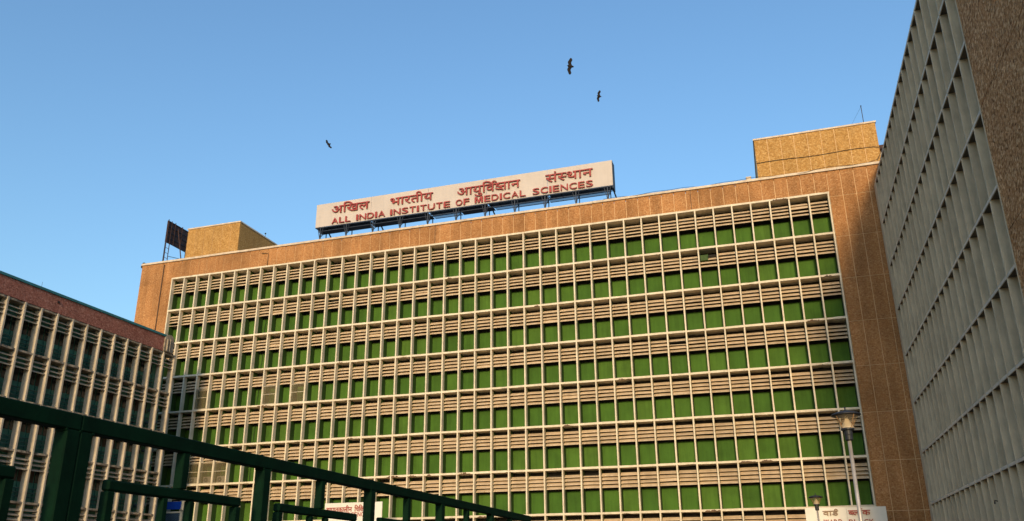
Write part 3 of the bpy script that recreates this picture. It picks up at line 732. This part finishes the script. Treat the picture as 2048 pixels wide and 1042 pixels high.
def latin(parent, text, x0, x1, z0, z1, y, m, ext, side=None, off=.004):
    """capitals spread evenly over x0..x1"""
    wd_ = {'I': .28, 'M': .83, 'W': .95, ' ': .4, 'L': .58, 'E': .62, 'F': .6, 'S': .65, 'T': .62}
    ws = [wd_.get(c, .7) for c in text]
    k = (x1 - x0) / (sum(ws) - .06)
    x = x0
    for i, c in enumerate(text):
        if c in BLOCK:
            me = flat_mesh('letter', [[(px * .7, py * .7) for px, py in BLOCK[c]]], m, ext, side)
        elif c != ' ':
            cu = bpy.data.curves.new('letter', 'FONT')
            cu.body = c
            cu.size = 1
            cu.extrude = ext / 2
            cu.offset = 0 if c in 'MW' else off
            cu.resolution_u = 4
            me = curve_mesh(cu, 'letter', m, side)
        if c != ' ':
            xs = [v.co.x for v in me.vertices]
            zs = [v.co.z for v in me.vertices]
            tw = ws[i] * k * (.62 if c == 'I' else .84)
            for v in me.vertices:
                v.co.x = (v.co.x - min(xs)) / (max(xs) - min(xs)) * tw
                v.co.z = (v.co.z - min(zs)) / (max(zs) - min(zs)) * (z1 - z0)
            link('letter', me, parent, (x + (ws[i] * k - tw) / 2, y, z0))
        x += ws[i] * k

# ------------------------------------------------------------------ rooftop name sign
sign = thing('rooftop_sign', 'long cream rooftop sign with red Hindi and English lettering on steel legs', 'sign', (16.35, .9, 33.24))
def L_(x, y, z):
    return (x - 16.35, y - .9, z - 33.24)
seams = [16.33, 22.62, 28.86, 35.0, 41.09, 47.32]
ZB, ZU = 35.42, 37.98
for a, c in zip(seams[:-1], seams[1:]):
    MB().box(a - 16.35 + .012, 0, ZB - 33.24, c - 16.35 - .012, .05, ZU - 33.24).build('sign_panel', 'sign_cream', sign, (0, random.uniform(0, .01), 0))
MB().box(16.33 - 16.35, .05, ZB - 33.3, 16.40 - 16.35, 1.1, ZU - 33.24).box(47.24 - 16.35, .05, ZB - 33.5, 47.33 - 16.35, 1.1, ZU - 33.26).build('side_panel', 'steel_blue', sign)
m = MB()
for i in range(26):
    xx = 16.5 + i * 1.23
    m.bar(L_(xx, 1.0, ZB - .04), L_(xx, 2.05, ZB - .04), .05)
    m.bar(L_(xx, 2.0, ZB - .1), L_(xx, 2.0, ZU - .2), .05)
for zz in (ZB - .06, ZB + 1.2, ZU - .1):
    m.bar(L_(16.35, 2.02, zz), L_(47.3, 2.02, zz), .06)
m.bar(L_(16.35, .97, ZB - .06), L_(47.3, .97, ZB - .06), .08)
m.bar(L_(16.35, 1.5, ZB - .08), L_(47.3, 1.5, ZB - .08), .05)
m.build('back_truss', 'steel_blue', sign)
for a, c in zip(seams[:-1], seams[1:]):
    MB().box(a - 16.35 + .1, .2, ZB - 33.26, c - 16.35 - .1, 1.05, ZB - 33.24).build('deck_sheet', 'deck_blue', sign)
for x0, x1, mm_ in ((16.6, 22.5, 'steel_blue'), (22.7, 29.2, 'steel_blue'), (29.3, 32.2, 'mesh_blue'), (32.3, 35.6, 'steel_blue'), (35.7, 41.0, 'mesh_blue'), (41.1, 46.9, 'mesh_blue')):
    MB().box(x0 - 16.35, .25, ZB - .42 - 33.24, x1 - 16.35, 1.0, ZB - .39 - 33.24).build('walkway', mm_, sign)
    MB().bar((x0 - 16.35, .22, ZB - .4 - 33.24), (x1 - 16.35, .22, ZB - .4 - 33.24), .05).bar((x0 - 16.35, 1.03, ZB - .4 - 33.24), (x1 - 16.35, 1.03, ZB - .4 - 33.24), .05).build('walkway_edge', 'steel_blue', sign)
for i in range(11):
    xx = 16.92 + i * 2.985
    m = MB()
    m.bar(L_(xx, 1.0, 33.26), L_(xx, 1.0, ZB), .1)
    m.bar(L_(xx, 1.0, 33.9), L_(xx - .32, 1.0, ZB - .06), .05)
    m.bar(L_(xx, 1.0, 33.9), L_(xx + .3, 1.0, ZB - .06), .04)
    m.bar(L_(xx + .1, 2.0, 33.26), L_(xx + .1, 2.0, ZB), .08)
    m.bar(L_(xx, 1.0, 34.3), L_(xx + .1, 2.0, ZB - .1), .05)
    if i in (0, 2, 6, 10):
        m.bar(L_(xx + .4, 1.6, ZB - .05), L_(xx + .95, 3.2, 33.3), .1)
    m.build('leg', 'steel_blue', sign)
MB().tube([L_(16.2, .8, 33.74), L_(25, .82, 33.72), L_(38, .8, 33.75), L_(47.6, .82, 33.73)], .035, 6).build('base_pipe', 'cable', sign)
sx0, sy0 = 16.35, .9
e = link('lettering', None, sign, (-16.35, -.9, -33.24))
YS = .80
hindi(e, ['अ', 'ि', 'ख', 'ल'], 18.15, 22.43, 36.68, 37.46, YS, 'letter_red', .14, 'letter_side')
hindi(e, ['भ', 'ा', 'र', 'त', 'ी', 'य'], 24.72, 29.40, 36.60, 37.38, YS, 'letter_red', .14, 'letter_side')
va = unit((glyph(ord('व'))[1], 0, 0), (REPH, .27, 0))
yu = unit((glyph(ord('य'))[1], 0, 0), (glyph(ord('ु'))[1], .333, 0))
hindi(e, ['आ', (.333, yu), 'ि', (.319, va), (.43, [[s_] for s_ in GYA]), 'ा', 'न'], 31.95, 38.41, 36.56, 37.34, YS, 'letter_red', .14, 'letter_side')
sam = unit((glyph(ord('स'))[1], 0, 0), (glyph(ord('ं'))[1], .388, 0))
hindi(e, [(.388, sam), half(ord('स'), .285), 'थ', 'ा', 'न'], 40.94, 45.48, 36.6, 37.38, YS, 'letter_red', .14, 'letter_side')
for t_, a, c in (('ALL', 18.22, 20.40), ('INDIA', 21.0, 24.27), ('INSTITUTE', 24.78, 31.25), ('OF', 31.8, 33.25), ('MEDICAL', 33.75, 38.95), ('SCIENCES', 39.6, 45.47)):
    latin(e, t_, a, c, 35.53, 36.16, YS, 'letter_red', .14, 'letter_side')

# ------------------------------------------------------------------ billboard seen from behind
bb = thing('back_turned_billboard', 'rusty dark billboard seen from behind at the roof corner', 'billboard', (-4.3, 3.0, 33.24))
MB().box(-.06, 0, 4.2, 0, 3.6, 6.8).build('board', 'rust', bb)
for i in range(5):
    MB().bar((.04, .0, 4.2 + i * .65), (.04, 3.6, 4.2 + i * .65), .06).build('frame_bar', 'steel_blue', bb)
for yy in (.05, 1.2, 2.4, 3.55):
    MB().bar((.09, yy, 4.15), (.09, yy, 6.95), .07).build('frame_bar', 'rust', bb)
m = MB()
for yy in (.0, .55):
    m.bar((.14, yy, 0), (.14, yy, 6.9), .06)
for i in range(11):
    m.bar((.14, 0, .5 + i * .6), (.14, .55, .5 + i * .6), .035)
m.build('ladder', 'rust', bb)
MB().bar((1.5, 1.9, 0), (.1, 1.7, 6.4), .09).build('brace', 'rust', bb)
MB().bar((1.5, 3.2, 0), (.1, 3.3, 5.2), .09).build('brace', 'rust', bb)
MB().bar((.14, .5, 2.6), (1.0, 1.85, 2.6), .05).build('tie', 'steel_blue', bb)
for yy in (.05, 3.5):
    MB().bar((0, yy, 0), (0, yy, 4.2), .08).build('leg', 'steel_blue', bb)
MB().lathe([(.25, 0), (.28, .2), (.12, .3), (.16, .55), (.05, .62)], 10).build('foot_winch', 'black', bb, (-.3, -2.35, .2))

# ------------------------------------------------------------------ small things on the roof
an = thing('lightning_rod', 'thin lightning rod on the right-hand roof room', 'antenna', (69.35, 3.0, 38.2))
MB().tube([(0, 0, 0), (.0, 0, 2.45)], .03, 6).build('rod', 'black', an)
MB().lathe([(.05, 0), (.06, .05), (.02, .1)], 8).build('tip', 'black', an, (0, 0, 2.43))
MB().tube([(0, 0, 2.4), (-1.6, .8, 0)], .008, 4).build('stay_wire', 'cable', an)
t = thing('roof_floodlight', 'tiny black lamp post on the small left roof room', 'lamp', (8.0, 4.0, 33.24))
t.location = (6.5, 6.4, 37.82)
MB().tube([(0, 0, 0), (0, 0, .45)], .02, 6).build('post', 'black', t)
MB().lathe([(.04, 0), (.09, .06), (.09, .14), (.03, .18)], 10).build('head', 'black', t, (0, 0, .42))
t = thing('parapet_box', 'small concrete box on the parapet left of the long roof room', 'box', (59.2, .75, 33.24))
MB().box(-.2, -.2, 0, .2, .2, .85).build('body', 'coping', t, bevel=.02)
MB().box(-.23, -.23, .85, .23, .23, .92).build('lid', 'coping', t, bevel=.01)
def cable(name, pts, r, label, cat='cable'):
    o = MB().tube(pts, r, 6).build(name, 'cable', smooth=True)
    return tag(o, label, cat)
pts = []
for i in range(60):
    x = 46.5 + i * .39
    pts.append((x, -.04 + .05 * math.sin(i * .35), ZP + .24 + .07 * math.sin(i * .22) * math.sin(i * .61) - (.16 if 38 < i < 46 else 0) * math.sin((i - 38) / 8 * math.pi)))
cable('parapet_cable', pts, .017, 'black cable lying along the parapet below the long roof room')
cable('roof_room_cable', [(60.05 + i * .5, 1.44, 35.75 + .05 * math.sin(i * .5)) for i in range(20)] + [(70.1, 1.4, 35.6), (70.1, 1.4, 35.2), (69.6, 1.0, 34.3), (68.6, .6, 33.9)], .022, 'black cable pinned across the long roof room')
for n_, (k, r0, r1) in enumerate(((7.3, 1, 3), (7.25, 3, 6))):
    zt, zb_ = ZT - r0 * H - 1.5, ZT - r1 * H + .1
    xx = k * W
    cable('hanging_cable', [(xx + .05 * math.sin(i * 1.3 + n_), 1.02, zt + (zb_ - zt) * i / 14) for i in range(15)], .02,
          ('dark cable hanging down the green panels of the upper storeys at left', 'dark cable hanging down the green panels of the middle storeys at left')[n_])

# ------------------------------------------------------------------ outdoor units and netted bays
def outdoor_unit(k, label):
    t = thing('outdoor_unit', label, 'air conditioner', ((k + .5) * W, .32, ZT - 6 * H + .1), 'air conditioner units on the facade')
    MB().box(-.44, 0, .04, .44, .34, .66).build('body', 'ac_body', t, bevel=.03)
    MB().lathe([(.25, 0), (.25, .012)], 24).build('fan_grille', 'ac_dark', t, (-.12, -.001, .35)).rotation_euler = (rad(90), 0, 0)
    rg = MB()
    for rr_ in (.11, .17, .23):
        rg.tube([(rr_ * math.cos(a * math.pi / 12), 0, rr_ * math.sin(a * math.pi / 12)) for a in range(25)], .008, 4)
    rg.build('guard_ring', 'ac_body', t, (-.12, -.02, .35))
    MB().lathe([(.06, 0), (.06, .02)], 12).build('fan_hub', 'ac_body', t, (-.12, -.005, .35)).rotation_euler = (rad(90), 0, 0)
    for s_ in (-.3, .3):
        MB().box(s_ - .04, -.02, 0, s_ + .04, .36, .04).build('foot', 'rust', t)
outdoor_unit(3, 'air conditioner unit in the leftmost of three netted bays')
outdoor_unit(4, 'air conditioner unit in the middle of three netted bays')
outdoor_unit(5, 'air conditioner unit in the rightmost of three netted bays')
def cage(k, r, h, label, net=True):
    z = ZT - (r + 1) * H + .1
    t = thing('bay_cage', label, 'cage', (k * W, .05, z), 'wire cages closing facade bays')
    m = MB()
    for zz in (.02, h * .55, h):
        m.bar((.08, 0, zz), (W - .08, 0, zz), .03)
    m.bar((.09, 0, 0), (.09, 0, h), .03).bar((W - .09, 0, 0), (W - .09, 0, h), .03)
    m.build('frame', 'frame', t)
    MB().box(.09, .03, .03, W - .09, .036, h).build('netting', 'net', t)
cage(3, 5, 2.0, 'netted wire cage over the leftmost air conditioner')
cage(4, 5, 2.0, 'netted wire cage over the middle air conditioner')
cage(5, 5, 2.0, 'netted wire cage over the rightmost air conditioner')
cage(3, 3, 2.05, 'netted wire cage in a shaded bay nearest the low block')
cage(8, 3, 1.75, 'brown netted cage in a middle storey bay, left of a similar one')
cage(10, 3, 1.75, 'brown netted cage in a middle storey bay, right of a similar one')

# ------------------------------------------------------------------ boards at the foot of the building
t = thing('blue_notice_board', 'blank blue board on posts at the foot of the facade', 'board', (4.1, -.6, 0))
MB().box(-.9, 0, 7.6, 1.05, .06, 8.3).build('panel', 'blue_board', t)
MB().box(1.1, -.05, 7.5, 1.35, .2, 8.45).build('end_post', 'frame', t)
for xx in (-.7, .9):
    MB().box(xx - .04, .07, 0, xx + .04, .15, 8.2).build('post', 'pole_steel', t)
t = thing('lattice_screen', 'blue grey lattice screen in a cream frame below the blue board', 'screen', (2.6, -.62, 0))
MB().box(2.55, 0, 0, 2.72, .14, 7.4).box(-.1, 0, 0, 0, .14, 7.4).box(0, 0, 7.25, 2.55, .14, 7.4).build('frame', 'frame', t)
m = MB()
for i in range(26):
    x0 = -1.9 + i * .17
    for sgn in (1, -1):
        a = (x0, 0, 5.2) if sgn > 0 else (x0 + 2.0, 0, 5.2)
        xa, za, xb, zb_ = a[0], 5.2, a[0] + 2.0 * sgn, 7.25
        lo, hi = (0, 2.55)
        def cl(xq):
            return za + (xq - xa) * (zb_ - za) / (xb - xa)
        xs_ = sorted((min(max(xa, lo), hi), min(max(xb, lo), hi)))
        if xs_[1] - xs_[0] > .05:
            m.bar((xs_[0], .05 + .02 * sgn, cl(xs_[0])), (xs_[1], .05 + .02 * sgn, cl(xs_[1])), .03)
m.build('lattice', 'lattice', t)['kind'] = 'stuff'
MB().box(0, .1, 0, 2.55, .13, 7.25).build('backing', 'dark_glass', t)

em = thing('emergency_sign', 'white sign with red Hindi and English emergency lettering behind the gate', 'sign', (22.4, -4.0, 0))
MB().box(0, 0, 5.55, 5.3, .1, 7.36).build('panel', 'sign_white', em, bevel=.01)
for xx in (.5, 4.8):
    MB().box(xx - .05, .11, 0, xx + .05, .21, 7.2).build('post', 'pole_steel', em)
e = link('lettering', None, em, (-22.4, 4.0, 0))
hindi(e, ['आ', 'प', 'ा', 'त', 'क', 'ा', 'ल', 'ी', 'न'], 21.95 + .55, 24.95, 6.62, 6.98, -4.02, 'letter_red', .03, None, .01)
hindi(e, ['ि', 'च', 'ि', 'क', half(ord('त'), .21), 'स', 'ा'], 25.2, 26.62, 6.64, 7.0, -4.02, 'letter_red', .03, None, .01)
latin(e, 'EMERGENCY M', 23.6, 26.98, 6.22, 6.58, -4.02, 'letter_red', .03)

wb = thing('ward_block_sign', 'white board with Hindi and English ward block lettering behind the lamp posts', 'sign', (60.38, -3.0, 0))
MB().box(0, 0, 4.4, 2.73, .12, 6.02).build('panel', 'sign_white', wb, bevel=.008)
MB().box(2.74, .004, 4.4, 5.3, .124, 6.0).build('panel', 'sign_white', wb, bevel=.008)
for xx in (.6, 4.7):
    MB().box(xx - .06, .13, 0, xx + .06, .25, 5.9).build('post', 'pole_steel', wb)
e = link('lettering', None, wb, (-60.38, 3.0, 0))
da = unit((glyph(ord('ड'))[1], 0, 0), (REPH, .2, 0))
hindi(e, ['व', 'ा', (.331, da)], 61.55, 62.55, 5.47, 5.78, -3.05, 'letter_steel', .08, None, .012)
lo = unit((glyph(ord('ल'))[1], 0, 0))
hindi(e, [half(ord('ब'), .24), 'ल', 'ॉ', 'क'], 63.22, 64.62, 5.45, 5.77, -3.05, 'letter_red', .08, None, .012)
latin(e, 'WARD', 61.5, 62.75, 4.82, 5.2, -3.05, 'letter_red', .08)
latin(e, 'BLOCK', 63.15, 64.8, 4.8, 5.17, -3.05, 'letter_red', .08)

# ------------------------------------------------------------------ lamp posts
def lamp(loc, h, label, r):
    t = thing('lamp_post', label, 'street lamp', loc, 'conical lamp posts')
    MB().tube([(0, 0, 0), (0, 0, h - .58)], [r * 1.15, r], 14).build('pole', 'pole_steel', t, smooth=True)
    MB().lathe([(.11, 0), (.11, .02), (.07, .05)], 14).build('base_plate', 'black', t)
    MB().lathe([(r + .012, h - .62), (.075, h - .6), (.075, h - .52), (.08, h - .5), (.08, h - .42), (.125, h - .41), (.125, h - .38), (.05, h - .375)], 18).build('collar', 'black', t, smooth=False)
    MB().lathe([(.125, h - .374), (.118, h - .355), (.062, h - .24), (.03, h - .17), (.014, h - .11)], 18).build('reflector_cone', 'lamp_white', t, smooth=True)
    MB().lathe([(.115, h - .375), (.15, h - .3), (.2, h - .2), (.235, h - .12)], 24, cap=False).build('bowl', 'bowl', t, smooth=True)
    for k in range(4):
        a = k * math.pi / 2 + .6
        c_, s_ = math.cos(a), math.sin(a)
        MB().tube([(.115 * c_, .115 * s_, h - .38), (.165 * c_, .165 * s_, h - .26), (.245 * c_, .245 * s_, h - .11)], .007, 5).build('strut', 'pipe_ochre', t)
    cp = MB().lathe([(.27, h - .125), (.285, h - .115), (.27, h - .095), (.19, h - .06), (.09, h - .035), (.02, h - .025)], 24).build('cap', 'black', t, smooth=True)
    MB().lathe([(.02, h - .03), (.012, h + .02), (.018, h + .035), (.005, h + .06)], 8).build('finial', 'black', cp)
lamp((60.1, -49.53, 0), 4.68, 'taller steel lamp post with black cap, nearest the camera', .035)
lamp((60.08, -31.1, 0), 4.59, 'smaller, farther lamp post in front of the ward block sign', .035)

# ------------------------------------------------------------------ green gate
XGt = CAM.x - 2.3
zt = CAM.z + .541                 # top of the rail
TH = .057
def gate_leaf(label, y0, y1, inner, studs, posts, bars, zlow=.12):
    t = thing('metal_gate', label, 'gate', (XGt, CAM.y + y0, 0), 'green metal gates in the foreground')
    def bx(name, ya, yb, za, zb_, x0=-.05, x1=0, bevel=.004, parent=t):
        return MB().box(x0, ya - y0, za, x1, yb - y0, zb_).build(name, 'gate_green', parent, bevel=bevel)
    bx('top_rail', y0, y1, zt - TH, zt)
    bx('bottom_rail', y0, y1, zlow, zlow + TH)
    for ya, yb in posts:
        bx('post', ya, yb, 0, zt - TH - .001, x0=-.052, x1=.001)
    for ya, yb in posts:
        for yy in (ya, yb):
            MB().tube([(-.05, yy - y0, zt - TH - .002), (-.02, yy - y0, zt - TH - .004), (.001, yy - y0, zt - TH - .002)], [.005, .007, .005], 6).build('weld_bead', 'gate_green', t)
    for ya, yb in inner:
        zi = CAM.z + .336
        f = link('inner_frame', None, t)
        bx('frame_rail', ya, yb, zi - .04, zi, -.042, -.006, .006, f)
        bx('frame_rail', ya, yb, .35, .39, -.042, -.006, .006, f)
        bx('frame_post', ya, ya + .038, .39, zi - .041, -.042, -.006, .004, f)
        bx('frame_post', yb - .038, yb, .39, zi - .041, -.042, -.006, .004, f)
    for s_ in studs:
        bx('stud', s_, s_ + .042, CAM.z + .337, zt - TH - .001, -.044, -.004)
        bx('stud', s_, s_ + .042, zlow + TH, .349, -.044, -.004)
    for s_ in bars:
        bx('bar', s_, s_ + .03, .391, CAM.z + .295, -.038, -.008)
gate_leaf('near dark green gate leaf ending at the tall double post', -.4, 2.286, [(1.1, 2.062), (.05, .95)], [1.5], [(2.226, 2.286), (-.4, -.34)], [1.3, 1.46, 1.62])
inner, studs, posts, bars = [], [], [(2.288, 2.345)], []
y = 2.288
for i in range(5):
    a = 2.46 + i * 1.118
    inner.append((a, a + .81))
    studs.append(a + .385)
    bars += [a + .30, a + .46]
    posts.append((3.418 + i * 1.118, 3.476 + i * 1.118))
gate_leaf('long dark green gate run stepping away from the tall double post', 2.288, 3.476 + 4 * 1.118, inner, studs, posts, bars)

# ------------------------------------------------------------------ birds
def bird(px, py, dist, span, rollv, lean, fold, label):
    """one continuous lofted skin: sections from wing tip to wing tip, head and tail in the middle"""
    half_n = 12
    sec = []
    for i in range(-half_n, half_n + 1):
        s_ = i / half_n
        a = abs(s_)
        lead = .10 + .16 * min(a, .45) / .45 - .55 * max(0, a - .45)      # leading edge, forward +
        chord = .46 * (1 - .12 * a) * (1 - max(0, a - .8) * 3.0) + .02
        trail = lead - chord
        th = .012 + .02 * (1 - a)
        z = .16 * a - .1 * a * a
        if i == 0:
            lead, trail, th = .36, -.58, .075
        elif abs(i) == 1:
            lead, trail, th = .24, -.56, .055
        elif abs(i) == 2:
            lead, trail, th = .15, -.30, .035
        y_ = s_ * .5 * (fold if s_ < 0 else 1.0)
        if abs(i) == 1:
            y_ *= .75
        sec.append((lead * .5, trail * .5, y_, th * .5, z * .5))
    m = MB()
    ring = 8
    for f_, b_, y_, th, z in sec:
        c_, hl = (f_ + b_) / 2, (f_ - b_) / 2
        for k in range(ring):
            a = 2 * math.pi * k / ring
            m.v.append(((c_ + hl * math.cos(a)) * span, y_ * span, (z + th * math.sin(a)) * span))
    n_ = len(sec)
    for i in range(n_ - 1):
        for k in range(ring):
            m.f.append((i * ring + k, i * ring + (k + 1) % ring, (i + 1) * ring + (k + 1) % ring, (i + 1) * ring + k))
    m.f += [tuple(reversed(range(ring))), tuple((n_ - 1) * ring + k for k in range(ring))]
    o = m.build('bird', 'bird', smooth=True)
    fwd = (-Rt * math.cos(rollv) + Up * math.sin(rollv)).normalized()
    spn = (Up * math.cos(rollv) + Rt * math.sin(rollv)).normalized()
    nrm = fwd.cross(spn)
    mt = Matrix((fwd, spn, nrm)).transposed().to_4x4()
    o.matrix_world = Matrix.Translation(CAM + px_ray(px, py) * dist) @ mt @ Matrix.Rotation(lean, 4, 'Y')
    tag(o, label, 'bird', 'kites circling above the roofs')
bird(1139, 132, 80, 1.55, .08, .35, 1.0, 'dark kite flying highest of the three birds, right of centre')
bird(1197, 192, 90, 1.25, .14, .4, .95, 'dark kite just below and right of the highest bird')
bird(657, 289, 112, 1.4, -.55, .7, .85, 'dark kite flying alone at left, above the rooftop sign')
